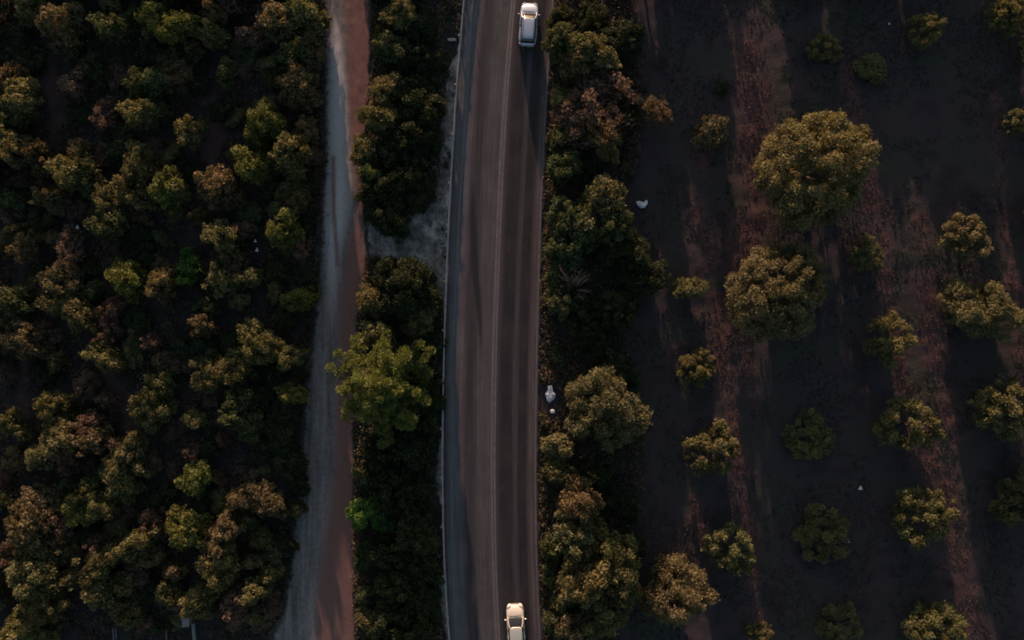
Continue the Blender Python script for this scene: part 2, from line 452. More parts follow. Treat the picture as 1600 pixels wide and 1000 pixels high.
# ------------------------------------------------------------------ guardrail
gr = empty('guardrail', (0, 0, 0))
tag(gr, 'galvanised steel guardrail on posts along the left edge of the road', 'guardrail')
prof = [(0.000, 0.42), (0.045, 0.46), (0.045, 0.52), (0.0, 0.565), (0.0, 0.605), (0.045, 0.65), (0.045, 0.71), (0.0, 0.75), (-0.012, 0.752), (-0.03, 0.745)]
V = []; F = []; yy = np.arange(-200, 1260, 10); n = len(prof)
for y in yy:
    X = (fG(y) - 800) / S; Y = (500 - y) / S
    for dx, z in prof: V.append((X + dx * 1.5, Y, z))
for i in range(len(yy) - 1):
    for k in range(n - 1):
        F.append((i * n + k, i * n + k + 1, (i + 1) * n + k + 1, (i + 1) * n + k))
link('beam', np_mesh('beam', V, F), STEEL, gr)
bm = bmesh.new(); bm_box(bm, (0, 0, 0.33), (0.14, 0.16, 1.06), 0.012)
post_me = bm_mesh('post', bm); post_me.materials.append(STEEL)
bm = bmesh.new(); bm_box(bm, (0.07, 0, 0.58), (0.10, 0.12, 0.30), 0.01)
spacer_me = bm_mesh('spacer', bm); spacer_me.materials.append(STEEL)
for y in np.arange(516 - 76 * 9, 1250, 76):
    p = link('post', post_me, None, gr, ((fG(y) - 800) / S - 0.15, (500 - y) / S, 0))
    link('spacer', spacer_me, None, p)

# ------------------------------------------------------------------ foliage prototypes
def leaves(cen, nor, size, rng, aspect=1.8, cup=0.25):
    """one rhombic, slightly folded leaf card per centre"""
    n = len(cen)
    nor = nor / (np.linalg.norm(nor, axis=1, keepdims=True) + 1e-9)
    a = rng.normal(size=(n, 3)); u = np.cross(nor, a); u /= np.linalg.norm(u, axis=1, keepdims=True) + 1e-9
    v = np.cross(nor, u)
    s = (size * rng.uniform(0.65, 1.35, n))[:, None]
    V = np.stack([cen + u * s * 0.5 * aspect, cen + v * s * 0.5 - nor * s * cup * .5, cen - u * s * 0.5 * aspect, cen - v * s * 0.5 + nor * s * cup * .5], 1)
    return V.reshape(-1, 3)

def crown_mesh(name, rng, Rr, Hc, base, puff, n_puff, n_leaf, leaf, flat=0.0, hollow=0.0, dryf=0.0, lobes=None, ragged=0.22):
    """leafy crown: puffs of leaf cards spread over an uneven dome. base = height of the crown's underside"""
    C = []; ph = rng.uniform(0, 6.28, 5)
    if lobes is None:
        lobes = [(0, 0, 1.0, 1.0)]
    tot = sum(l[2] ** 2 for l in lobes)
    for lx, ly, lr, lh in lobes:
        k = max(3, int(n_puff * lr * lr / tot))
        for i in range(k):
            # golden-angle dome with jitter
            zf = 1 - (i + 0.5) / k * 1.45
            zf = np.clip(zf + rng.normal() * 0.10, -0.55, 1)
            th = i * 2.39996 + rng.normal() * 0.35
            rr = math.sqrt(max(0, 1 - zf * zf)) if zf > 0 else 1 - 0.35 * zf * zf
            irr = 1 + ragged * (math.sin(2 * th + ph[0]) * .5 + math.sin(3 * th + ph[1]) * .6 + math.sin(5 * th + ph[2] + 3 * zf) * .5) + rng.normal() * 0.07
            if i % 5 == 0: irr *= rng.uniform(0.45, 0.85)
            if hollow and zf > 0.55: 
                if rng.random() < hollow: continue
            x = (lx + math.cos(th) * rr * irr * lr) * (Rr - puff * .6); y = (ly + math.sin(th) * rr * irr * lr) * (Rr - puff * .6)
            z = base + Hc * lh * (0.36 + 0.62 * zf * (irr if zf > 0 else 1)) - puff * .3
            C.append((x, y, z, puff * rng.uniform(0.5, 1.45)))
    P = []; N = []; VAR = []; DRY = []
    for (x, y, z, pr) in C:
        m = max(8, int(n_leaf * (pr / puff) ** 2))
        d = rng.normal(size=(m, 3)); d[:, 2] += 0.35; d /= np.linalg.norm(d, axis=1, keepdims=True)
        rad = pr * (0.4 + 0.6 * rng.random(m) ** 0.7 + 0.35 * rng.random(m) ** 5)
        P.append(np.array((x, y, z)) + d * rad[:, None] * np.array((1, 1, 0.85)))
        N.append(d * 0.75 + rng.normal(size=(m, 3)) * 0.62)
        pv = rng.uniform(0.2, 0.8)
        VAR.append(np.clip(pv + rng.normal(size=m) * 0.18, 0, 1))
        DRY.append(np.full(m, 0.8 if rng.random() < dryf else 0.0) * rng.uniform(0.4, 1, m))
    P = np.concatenate(P); N = np.concatenate(N)
    V = leaves(P, N, leaf, rng)
    F = np.arange(len(V)).reshape(-1, 4)
    me = np_mesh(name, V, F, {'var': ('FLOAT', np.repeat(np.concatenate(VAR), 4)), 'dry': ('FLOAT', np.repeat(np.concatenate(DRY), 4))})
    me.materials.append(LEAF)
    return me, C

def trunk_mesh(name, rng, C, base, rt, n_limb=6):
    tubes = [([(0, 0, -0.35), (rng.normal() * .05, rng.normal() * .05, base * .5), (0, 0, base + .3)], [rt * 1.25, rt, rt * .8])]
    pick = rng.choice(len(C), min(n_limb, len(C)), replace=False)
    for i in pick:
        x, y, z, _ = C[i]
        tubes.append(([(0, 0, base * .8), (x * .35 + rng.normal() * .08, y * .35 + rng.normal() * .08, base + (z - base) * .45), (x * .9, y * .9, z)], [rt * .55, rt * .38, rt * .12]))
    me = join_tubes(name, tubes, 6); me.materials.append(BARK)
    return me

PROTO = {}
def proto(kind, Rr, Hc, base, puff, n_puff, n_leaf, leaf, count, rt, **kw):
    out = []
    for i in range(count):
        rng = np.random.default_rng(abs(hash((kind, i))) % 1000 + 17 * i + len(kind) * 101 if False else sum(map(ord, kind)) * 13 + i * 71)
        lob = kw.pop('_l', None); k2 = dict(kw)
        if 'nl' in k2:
            q = k2.pop('nl'); ls = [(rng.normal() * .1, rng.normal() * .1, 0.66, 1.0)]
            for j in range(q):
                a = rng.uniform(0, 6.28); dd = rng.uniform(.4, .68); ls.append((math.cos(a) * dd, math.sin(a) * dd, rng.uniform(.24, .5), rng.uniform(.45, 1.0)))
            k2['lobes'] = ls
        c, C = crown_mesh('crown_' + kind, rng, Rr, Hc, base, puff, n_puff, n_leaf, leaf, **k2)
        out.append((c, trunk_mesh('trunk_' + kind, rng, C, base, rt)))
    PROTO[kind] = (Rr, Hc + base, out)

proto('small', 1.0, 1.5, 0.6, 0.28, 44, 66, 0.115, 6, 0.06, ragged=.42, nl=3)
proto('shrub', 1.5, 2.2, 0.9, 0.34, 80, 78, 0.12, 9, 0.09, ragged=.42, nl=5)
proto('bush', 2.2, 2.8, 1.2, 0.42, 120, 96, 0.13, 6, 0.13, ragged=.36, nl=6)
proto('dry', 1.35, 1.9, 0.7, 0.30, 52, 44, 0.10, 5, 0.07, ragged=.42, nl=4, dryf=.5)
proto('hedge', 2.4, 2.6, 0.4, 0.42, 120, 96, 0.12, 4, 0.12, ragged=.26, nl=5)
proto('orchard', 2.1, 2.0, 0.9, 0.37, 74, 110, 0.115, 6, 0.10, ragged=.2, hollow=.35)
proto('big', 5.0, 5.6, 1.2, 0.58, 260, 150, 0.13, 2, 0.30, ragged=.12)
proto('broad', 3.8, 4.2, 1.0, 0.52, 190, 130, 0.13, 4, 0.2, ragged=.22, nl=5)

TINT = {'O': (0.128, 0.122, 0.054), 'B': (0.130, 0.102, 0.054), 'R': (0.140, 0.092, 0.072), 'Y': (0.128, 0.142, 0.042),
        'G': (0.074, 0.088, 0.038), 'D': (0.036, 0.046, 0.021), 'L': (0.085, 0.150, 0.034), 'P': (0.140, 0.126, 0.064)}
WORD = {'O': 'olive', 'B': 'brownish olive', 'R': 'rusty red-brown', 'Y': 'yellow-green', 'G': 'green', 'D': 'dark green', 'L': 'bright green', 'P': 'tan olive'}
ORD = ['', 'first', 'second', 'third', 'fourth', 'fifth', 'sixth', 'seventh', 'eighth', 'ninth', 'tenth', 'eleventh', 'twelfth', 'thirteenth', 'fourteenth', 'fifteenth', 'sixteenth', 'seventeenth', 'eighteenth', 'nineteenth', 'twentieth', 'twenty-first', 'twenty-second', 'twenty-third', 'twenty-fourth']

GROW = {'small': 1.48, 'shrub': 1.46, 'bush': 1.26, 'dry': 1.5, 'hedge': 1.26, 'orchard': 1.08, 'big': 1.03, 'broad': 1.18}
_cnt = {}
def tree(px, py, rpx, t, kind, name, label, cat, group=None, hmul=1.0):
    Rr, Ht, ps = PROTO[kind]
    k = _cnt[kind] = _cnt.get(kind, -1) + 1
    crown, trunk = ps[k % len(ps)]
    s = rpx / S / Rr * (CAM_H - Ht) / CAM_H
    s *= GROW[kind]
    sz = hmul * (0.55 * s / GROW[kind] + 0.5)
    hh = Ht * sz
    X, Y = W(px, py, hh * 0.75)
    o = empty(name, (X, Y, -0.12), random.uniform(0, 6.28)); q_ = 1.0 if kind in ('big', 'orchard', 'broad') else random.uniform(.8, 1.22); o.scale = (s * q_, s / q_, sz)
    c = link('crown', crown, None, o); tr = link('trunk', trunk, None, o)
    b = TINT[t]; j = random.uniform(0.86, 1.16); w = random.uniform(-.06, .06)
    c.color = (b[0] * j * (1 + w), b[1] * j, b[2] * j * (1 - w), 1)
    tag(o, label, cat, group)
    return o

# ---- the left thicket
LEFT = """45 8 18 O|80 30 22 B|108 26 19 B|101 66 15 B|165 42 20 G|190 35 13 G|207 20 10 G|235 20 20 Y|255 44 18 Y|170 4 14 O|10 118 22 B|28 148 25 O|8 170 20 G|108 128 18 R|160 180 19 R|
207 125 17 G|215 150 15 G|240 126 21 G|210 178 20 O|236 172 16 G|12 225 22 O|281 35 18 Y|275 5 13 B|330 14 18 B|325 49 16 O|276 119 18 B|300 70 11 B|400 52 21 R|432 30 23 B|468 16 25 O|460 80 24 G|486 70 16 B|440 95 17 G|455 130 23 B|424 118 13 G|470 146 18 B|
409 190 27 Y|290 202 18 O|40 236 18 B|62 262 15 B|118 236 14 B|105 270 25 O|128 287 18 G|64 306 19 B|6 314 15 G|19 358 11 O|30 383 18 B|106 392 23 R|212 256 23 O|155 292 12 O|166 311 17 O|197 296 20 O|176 331 16 B|160 350 23 G|252 290 22 Y|268 292 18 O|
395 210 17 Y|385 258 22 Y|374 243 15 B|331 290 23 B|360 306 15 B|342 318 13 R|452 230 24 O|462 258 16 O|463 315 16 B|434 330 13 O|438 356 23 Y|342 372 22 O|370 362 15 R|310 336 11 B|461 386 15 R|89 438 22 B|85 468 25 O|121 490 23 O|12 470 21 G|12 500 15 O|30 530 23 B|5 530 15 R|192 436 22 Y|
251 442 19 B|250 458 13 R|166 484 15 R|168 512 14 R|155 560 19 O|156 534 11 R|85 565 11 B|130 602 17 R|233 534 11 R|252 568 14 B|140 455 13 G|293 413 15 L|287 437 11 L|338 437 24 O|385 433 14 O|374 470 13 O|320 482 14 G|311 506 16 B|470 466 18 Y|392 540 30 O|422 546 16 O|366 580 21 O|452 560 17 O|316 588 27 O|326 560 11 G|
78 633 20 O|30 674 13 O|6 660 13 O|92 688 25 O|62 712 22 O|125 668 17 R|131 692 22 B|104 716 18 R|100 762 12 G|236 640 28 O|240 610 20 G|190 718 25 O|184 760 24 O|216 732 14 O|55 785 25 B|125 772 16 G|150 792 18 O|166 626 13 R|180 696 12 R|366 624 20 G|385 668 18 G|362 652 17 G|347 690 10 R|300 755 20 Y|298 708 13 R|302 656 12 O|371 782 18 B|406 786 27 B|455 620 15 Y|
436 676 26 D|432 706 22 D|448 720 22 D|462 757 13 D|425 590 20 D|440 640 24 D|30 824 25 B|6 870 19 R|46 856 22 O|91 820 20 R|116 804 18 Y|86 852 13 B|42 898 32 O|60 945 27 O|30 985 24 O|140 890 30 O|152 930 22 O|106 910 16 O|148 848 12 R|211 850 21 O|226 870 18 B|206 896 17 R|190 920 15 O|190 958 19 O|236 820 18 R|280 830 25 Y|345 842 23 B|384 815 10 O|405 840 14 G|272 896 15 B|336 894 33 O|396 880 14 O|425 868 14 O|422 902 13 O|393 926 17 O|360 950 23 R|300 945 20 O|258 932 14 O|396 966 13 O|72 995 13 O|
455 800 16 D|440 850 16 D|345 170 16 D|230 80 20 D|140 110 20 D|190 230 22 D|300 260 14 D|60 340 18 D|220 400 20 D|130 420 16 D|290 540 20 D|210 500 18 D|400 620 18 D|320 700 18 D|250 780 18 D|230 930 16 D|20 60 24 D|40 90 20 D|350 110 14 G|490 30 14 O|475 200 16 B|482 290 14 D|478 350 15 D|430 420 18 D|440 500 18 D|480 440 12 D|130 30 20 D|60 430 14 D|60 580 16 D|140 650 16 D|420 290 18 D|360 420 16 R"""
L = []
for q in LEFT.replace('\n', '').split('|'):
    a = q.split(); L.append((float(a[0]), float(a[1]), float(a[2]), a[3]))
frng = np.random.default_rng(77); tries = 0; FILL = set()
while sum(1 for q in L) < 298 and tries < 6000:
    tries += 1
    fx, fy = frng.uniform(0, 490), frng.uniform(0, 985)
    if fx > fTL(fy) - 14 or strip_mask(np.array([fx]), np.array([fy]))[0] > .2: continue
    if min(math.hypot(fx - q[0], fy - q[1]) - q[2] for q in L) < 2: continue
    L.append((fx, fy, frng.uniform(11, 18), 'DBRGOBRR'[frng.integers(0, 8)])); FILL.add((fx, fy))
BAND = ['top tenth', 'second tenth', 'third tenth', 'fourth tenth', 'tenth just above middle', 'tenth just below middle', 'seventh tenth', 'eighth tenth', 'ninth tenth', 'bottom tenth']
cnt = {}
for x, y, r, t in sorted(L, key=lambda q: (min(9, int(q[1] // 100)), q[0])):
    b = min(9, int(y // 100)); n = cnt[(b, t)] = cnt.get((b, t), 0) + 1
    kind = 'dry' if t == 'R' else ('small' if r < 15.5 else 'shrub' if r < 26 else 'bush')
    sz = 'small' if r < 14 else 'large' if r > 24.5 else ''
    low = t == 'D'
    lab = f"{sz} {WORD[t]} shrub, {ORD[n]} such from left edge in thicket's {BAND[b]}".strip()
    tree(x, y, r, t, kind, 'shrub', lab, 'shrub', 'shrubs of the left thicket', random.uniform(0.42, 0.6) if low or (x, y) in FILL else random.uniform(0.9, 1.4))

# ---- scrub strip between the track and the road
MID = """620 14 25 O bush|596 46 20 D hedge|650 46 32 D hedge|615 70 22 G shrub|668 92 22 D hedge|640 95 26 D hedge|604 138 24 P bush|628 152 34 D hedge|596 186 26 O bush|655 130 26 D hedge|571 232 20 O shrub|608 232 34 D hedge|640 200 34 D hedge|676 160 18 D shrub|664 225 26 D hedge|600 288 34 D hedge|638 268 28 D hedge|576 272 16 Y shrub|615 340 32 D hedge|662 290 16 D shrub|650 312 16 D shrub|
625 448 52 D broad|665 478 24 D bush|585 470 20 O shrub|588 520 20 O shrub|648 500 28 O bush|672 540 22 D hedge|664 620 34 D hedge|640 660 36 D hedge|588 712 26 D hedge|624 712 38 D hedge|660 690 22 D hedge|566 802 20 L shrub|590 814 13 L small|604 770 34 D hedge|645 770 34 D hedge|636 830 38 D hedge|594 862 30 D hedge|648 888 36 D hedge|606 926 34 D hedge|650 945 32 D hedge|600 985 32 D hedge|642 992 32 D hedge|566 880 12 G small|567 930 12 G small|570 968 13 O small|668 850 16 G shrub|566 748 13 G small"""
cnt = {}
rows = [q.split() for q in MID.replace('\n', '').split('|')]
for x, y, r, t, kind in sorted(rows, key=lambda q: float(q[1])):
    n = cnt[t] = cnt.get(t, 0) + 1; r = float(r)
    on = ORD[n] if n <= 20 else ORD[n - 20] + '-last'
    sz = 'small' if r < 17 else 'large' if r > 30 else ''
    L2 = f"{sz} {WORD[t]} bush, {ORD[n]} such from the top between dirt track and road".strip() if n <= 20 else None
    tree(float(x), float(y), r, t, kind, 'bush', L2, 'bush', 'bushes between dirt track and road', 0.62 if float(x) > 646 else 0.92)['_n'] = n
left_over = [o for o in COL.objects if o.get('_n', 0) > 20]
for k, o in enumerate(reversed(left_over)):
    o['label'] = f"{WORD['D']} bush, {ORD[k + 1]} such from the bottom between dirt track and road"
for o in COL.objects:
    if '_n' in o: del o['_n']

# ---- thicket along the right side of the road
RIGHT = """872 22 18 D hedge|884 58 20 G shrub|915 76 26 O bush|942 92 20 O shrub|898 100 18 B shrub|966 66 30 D bush|925 24 24 D hedge|916 165 30 R dry|944 190 26 R dry|900 200 18 R dry|938 212 24 B bush|972 190 22 D bush|968 138 20 R dry|880 160 14 O small|878 215 15 G small|884 262 18 G shrub|930 258 28 D hedge|
945 322 32 O bush|912 345 26 G shrub|884 340 20 G shrub|958 352 24 G bush|884 388 19 G shrub|980 390 40 D broad|1004 430 28 D bush|872 430 16 G small|872 470 15 O small|910 492 30 D hedge|960 490 34 D broad|930 540 30 D hedge|
872 560 12 D small|947 638 55 P broad|972 588 26 D bush|872 700 15 O small|868 740 14 O small|890 745 16 D hedge|930 752 26 D hedge|904 792 26 B bush|896 846 28 P bush|934 842 24 O bush|964 880 30 O bush|920 905 34 O bush|962 932 28 O bush|884 936 15 O small|942 976 28 O bush|900 985 20 B shrub|862 862 12 G small|866 905 12 G small|972 790 22 D bush|992 860 14 D small|1030 168 15 B dry|866 980 12 G small"""
cnt = {}
rows = [q.split() for q in RIGHT.replace('\n', '').split('|')]
for x, y, r, t, kind in sorted(rows, key=lambda q: float(q[1])):
    n = cnt[t] = cnt.get(t, 0) + 1; r = float(r)
    sz = 'small' if r < 17 else 'large' if r > 29 else ''
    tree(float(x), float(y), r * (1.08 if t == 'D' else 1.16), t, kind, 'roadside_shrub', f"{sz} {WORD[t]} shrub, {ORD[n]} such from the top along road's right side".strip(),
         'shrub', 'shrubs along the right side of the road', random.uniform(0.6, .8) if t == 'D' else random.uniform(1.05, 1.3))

# ---- orchard
ORCH = [(1288, 258, 86, 'P', 'big', 'largest rounded orchard tree with dense clumped crown, upper right', 1.0),
        (1225, 456, 74, 'P', 'big', 'second largest orchard tree with half its crown in shade', .95),
        (1066, 936, 54, 'P', 'broad', 'big tan olive tree at bottom between roadside shrubs and first orchard row', 1.0),
        (1108, 203, 20, 'B', 'small', 'small brownish bush topmost in the first orchard row', .8),
        (1081, 452, 18, 'O', 'small', 'sparse little olive-coloured tree second from top in first orchard row', .8),
        (1092, 576, 25, 'O', 'orchard', 'young round orchard tree, third from top in the first row', .85),
        (1116, 705, 37, 'O', 'orchard', 'round orchard tree, fourth from top in first row', 1.0),
        (1146, 860, 34, 'O', 'orchard', 'round orchard tree with dark centre, fifth from top in first row', 1.0),
        (1190, 996, 18, 'O', 'orchard', 'orchard tree cut by the bottom edge in first row', .9),
        (1358, 396, 26, 'O', 'orchard', 'dim shaded tree right of the second largest orchard tree', .6),
        (1268, 684, 35, 'O', 'orchard', 'dark shaded orchard tree below the second largest one', .5),
        (1291, 838, 38, 'O', 'orchard', 'dark shaded orchard tree in the middle of the lower orchard', .5),
        (1316, 982, 32, 'O', 'orchard', 'dark shaded orchard tree at the bottom edge', .5),
        (1292, 72, 22, 'O', 'orchard', 'dim shaded small tree above the largest orchard tree', .55),
        (1366, 100, 17, 'O', 'small', 'faint dark bush above and right of the largest orchard tree', .45),
        (1451, 42, 24, 'O', 'orchard', 'small olive tree at the top of the right orchard', .9),
        (1581, 18, 26, 'O', 'orchard', 'olive tree in the top right corner', 1.0),
        (1598, 188, 20, 'O', 'orchard', 'olive tree cut by the right edge in upper orchard', 1.0),
        (1517, 370, 32, 'P', 'orchard', 'flat-topped orchard tree right of the largest one', .95),
        (1548, 486, 52, 'P', 'broad', 'wide orchard tree near the right edge at mid height', .75),
        (1398, 530, 34, 'O', 'orchard', 'orchard tree with shaded left side at top of third row', 1.0),
        (1426, 664, 40, 'O', 'orchard', 'orchard tree second from top in third row', 1.0),
        (1449, 808, 40, 'O', 'orchard', 'orchard tree third from top in third row', 1.0),
        (1486, 990, 46, 'O', 'broad', 'large orchard tree cut by the bottom edge in third row', .8),
        (1576, 640, 40, 'O', 'orchard', 'orchard tree by right edge below the wide one', 1.05),
        (1592, 790, 32, 'O', 'orchard', 'shaded orchard tree cut by right edge in lower orchard', .7),
        (1130, 136, 9, 'D', 'small', 'tiny dark bush near top of first orchard row', .4)]
for x, y, r, t, kind, lab, hm in ORCH:
    tree(x, y, r, t, kind, 'orchard_tree', lab, 'tree', 'orchard trees', hm)
# trees just beyond the frame: orchard and thicket go on, top trees added for shade
OFF = [(1010, -60, 40), (1050, -200, 44), (1262, -60, 36), (1372, -60, 36), (1345, -200, 40), (1420, -130, 40), (1500, -160, 44), (1556, -120, 40), (1236, -210, 34), (1120, -330, 34), (1090, -110, 34), (1310, -330, 44), (1460, -300, 44), (1190, -420, 36),
       (1660, 60, 44), (1670, 330, 46), (1680, 560, 46), (1660, 780, 45)]
for x, y, r in OFF:
    tree(x, y, r, 'O', 'broad' if r > 40 else 'orchard', 'orchard_tree', 'unseen olive orchard tree standing just beyond the edge of the photo', 'tree', 'unseen orchard trees beyond the frame', .9)
for k in range(46):
    side = k % 3
    x, y = ((random.uniform(-10, 490), random.uniform(-190, -20)) if side else (random.uniform(-150, -25), random.uniform(-100, 1050)))
    tree(x, y, random.uniform(20, 34), random.choice('OOBGDR'), 'shrub', 'shrub', 'thicket shrub standing just beyond the edge of the photo', 'shrub', 'thicket shrubs beyond the frame', 1.0)
for k in range(10):
    tree(random.uniform(590, 670), random.uniform(-200, -15), random.uniform(24, 34), 'D', 'hedge', 'bush', 'dark bush between track and road beyond the top edge', 'bush', 'bushes beyond the top edge', .95)

# ---- the bright pine
def pine():
    rng = np.random.default_rng(5)
    P = []; N = []; VAR = []; tubes = [([(0, 0, -.3), (0.05, 0.05, 3), (0.0, 0, 6.4)], [.2, .15, .05])]
    for lv in range(7):
        z = 1.9 + lv * 0.72; rad = [4.6, 4.9, 4.4, 3.7, 2.9, 1.9, 1.0][lv]
        nb = [9, 11, 11, 10, 8, 6, 5][lv]
        for b in range(nb):
            a = b / nb * 6.283 + rng.normal() * .22 + lv * .7
            L_ = rad * rng.uniform(.6, 1.02); dirv = np.array((math.cos(a), math.sin(a), 0.20))
            p1 = dirv * L_ + np.array((0, 0, z))
            tubes.append(([(0, 0, z), tuple(dirv * L_ * .5 + np.array((0, 0, z - .05))), tuple(p1)], [.06, .04, .015]))
            for q in np.arange(.3, 1.01, .62 / L_ if L_ > 1.3 else .4):
                c0 = dirv * L_ * q + np.array((0, 0, z)) + rng.normal(size=3) * np.array((.26, .26, .10)) * (1.2 - .5 * q)
                pr = rng.uniform(.42, .68); m = 170
                d = rng.normal(size=(m, 3)); d[:, 2] += .4; d += dirv * .5; d /= np.linalg.norm(d, axis=1, keepdims=True)
                P.append(c0 + d * pr * rng.uniform(.35, 1, m)[:, None]); N.append(np.cross(d, rng.normal(size=(m, 3))))
                VAR.append(np.clip(rng.uniform(.35, .75) + rng.normal(size=m) * .15, 0, 1))
    P = np.concatenate(P); N = np.concatenate(N)
    V = leaves(P, N, .09, rng, 2.6)
    me = np_mesh('crown_pine', V, np.arange(len(V)).reshape(-1, 4), {'var': ('FLOAT', np.repeat(np.concatenate(VAR), 4)), 'dry': ('FLOAT', np.zeros(len(V)))})
    me.materials.append(LEAF)
    x, y = W(598, 604, 4.2)
    o = empty('pine_tree', (x, y, -.1), .4)
    c = link('crown', me, None, o); c.color = (0.140, 0.160, 0.048, 1)
    t = join_tubes('trunk_pine', tubes); t.materials.append(BARK); link('trunk', t, None, o)
    o.scale = (1.14, 1.10, 1)
    tag(o, 'bright yellow-green pine tree leaning over the dirt track', 'tree')
pine()

# ---- bare dry branches in the roadside shrubs
def dead_bush(px, py, r, lab, rz):
    tubes = []; rng = np.random.default_rng(int(px))
    for k in range(26):
        a = rng.normal() * .8 + rz; l = r * rng.uniform(.6, 1.1)
        p1 = np.array((math.cos(a) * l * .5, math.sin(a) * l * .5, 1.5 + rng.normal() * .2)); p2 = np.array((math.cos(a + rng.normal() * .2) * l, math.sin(a + rng.normal() * .2) * l, 2.7 + rng.normal() * .4))
        tubes.append(([(0, 0, -.2), tuple(p1), tuple(p2)], [.05, .035, .012]))
        for j in range(3):
            e = p1 + (p2 - p1) * rng.uniform(.2, .8); tubes.append(([tuple(e), tuple(e + rng.normal(size=3) * .35)], [.02, .008]))
    me = join_tubes('twigs', tubes, 5); x, y = W(px, py, 2)
    o = empty('dead_bush', (x, y, -.1)); link('branch_bundle', me, TWIG, o)
    tag(o, lab, 'bush')
dead_bush(898, 452, 2.0, 'bare pinkish-brown dead branches among green roadside shrubs', 1.4)

# ------------------------------------------------------------------ ground cover (uncountable)
def cover(name, label, px, py, size, height, nl, leaf, tints, seed):
    """tufts of little leaves at the given photo positions, one object"""
    rng = np.random.default_rng(seed); n = len(px)
    X = (px - 800) / S; Y = (500 - py) / S; Z = ground_z(X, Y)
    d = rng.normal(size=(n, nl, 3)); d[..., 2] = np.abs(d[..., 2]); d /= np.linalg.norm(d, axis=2, keepdims=True)
    rad = rng.uniform(.3, 1, (n, nl, 1)) * size[:, None, None]
    c = np.stack([X, Y, Z], 1)[:, None, :] + d * rad * np.stack([np.ones(n), np.ones(n), height / size], 1)[:, None, :]
    nor = d * .5 + rng.normal(size=d.shape) * .6
    V = leaves(c.reshape(-1, 3), nor.reshape(-1, 3), leaf, rng)
    tints = np.array(tints); ti = tints[rng.integers(0, len(tints), n)] * rng.uniform(.7, 1.3, (n, 1))
    T = np.repeat(np.repeat(ti, nl, 0) * rng.uniform(.8, 1.2, (n * nl, 1)), 4, 0)
    me = np_mesh(name, V, np.arange(len(V)).reshape(-1, 4), {'tint': ('FLOAT_VECTOR', T)})
    o = link(name, me, COVER); tag(o, label, None, None, 'stuff'); return o

rng = np.random.default_rng(21)
# low scrub under the left thicket, in the middle strip and along the right side of the road
px = np.concatenate([rng.uniform(-120, 1060, 21000), rng.uniform(555, 700, 4200), rng.uniform(845, 1000, 4200)]); py = rng.uniform(-160, 1080, len(px))
zone = (px < fTL(py) - 1) | ((px > fTR(py) + 1) & (px < fG(py) - 3 - np.vectorize(verge_w)(py))) | ((px > fR(py) + 9) & (px < 985 + 25 * np.sin(py / 90)))
keep = zone & ~in_poly(px, py, LAYBY) & (vnoise(px, py, 34) > .16) & ~((strip_mask(px, py) > .4) & (px < 480))
for ox, oy, orr in ((859, 616, 22), (863, 643, 14), (1003, 318, 18), (130, 357, 9), (132, 381, 9), (407, 392, 9), (404, 378, 9), (293, 972, 18), (303, 992, 14), (259, 990, 10), (178, 992, 12), (706, 62, 14)):
    keep &= np.hypot(px - ox, py - oy) > orr
px, py = px[keep], py[keep]
sz = rng.uniform(.25, .85, len(px)); hgt = sz * rng.uniform(.6, 1.6, len(px)) * (.6 + 1.3 * vnoise(px, py, 21))
cover('low_scrub', 'low brownish scrub and weeds under the shrubs', px, py, sz, hgt, 27, .105,
      [(0.060, 0.064, 0.034), (0.095, 0.082, 0.046), (0.120, 0.080, 0.056), (0.048, 0.056, 0.028), (0.140, 0.088, 0.068), (0.105, 0.094, 0.052)], 31)
# weeds on the road's right kerb side and gravel edges
py2 = rng.uniform(-40, 1040, 1600); px2 = fR(py2) + 7 + np.abs(rng.normal(size=1600)) * 7
py3 = rng.uniform(-40, 1040, 1500); px3 = fG(py3) - 3 - rng.uniform(0, 34, 1500)
k3 = vnoise(px3, py3, 12) > .62; px3, py3 = px3[k3], py3[k3]
py4 = rng.uniform(330, 1040, 500); px4 = fTR(py4) - rng.uniform(-6, 3, 500)
py5 = rng.uniform(-60, 960, 1700); px5 = fTL(py5) + 1 + rng.normal(size=1700) * 5.5
px4 = np.concatenate([px4, px5]); py4 = np.concatenate([py4, py5])
px = np.concatenate([px2, px3, px4]); py = np.concatenate([py2, py3, py4])
kk = np.hypot(px - 859, py - 622) > 20; kk[-1700:] = True; px, py = px[kk], py[kk]; sz = rng.uniform(.10, .28, len(px)); sz[-1700:] *= 1.6
cover('verge_weeds', 'low weeds along the verges of road and track', px, py, sz, sz * .9, 12, .09, [(0.06, 0.062, 0.03), (0.10, 0.07, 0.045), (0.05, 0.052, 0.03)], 41)
# orchard floor grass
px = rng.uniform(985, 1720, 52000); py = rng.uniform(-120, 1080, 52000)
m = strip_mask(px, py); keep = (vnoise(px, py, 30) * .6 + vnoise(px, py, 8) * .4 > .38)
k1 = (vnoise(px, py, 46) * .65 + vnoise(px, py, 12) * .35 > .47) & (m < .3)
sz = rng.uniform(.06, .16, k1.sum())
cover('orchard_grass', 'short dark grass on the orchard floor', px[k1], py[k1], sz, sz * 1.0, 6, .06,
      [(0.046, 0.048, 0.034), (0.055, 0.048, 0.038), (0.044, 0.052, 0.032)], 51)
k2 = m > rng.uniform(.25, 1.0, len(m))  # reddish tufts follow the sunlit streaks painted into the ground
px, py = px[k2], py[k2]
px = np.concatenate([px, px + rng.normal(size=len(px)) * 6]); py = np.concatenate([py, py + rng.normal(size=len(py)) * 8])
sz = rng.uniform(.06, .16, len(px))
cover('sun_streak_litter', 'reddish dry leaf litter and dead grass coloured as sunlit streaks along the tree rows', px, py, sz, sz * .9, 7, .055,
      [(0.105, 0.058, 0.052), (0.078, 0.046, 0.042), (0.12, 0.076, 0.067), (0.058, 0.041, 0.036)], 61)

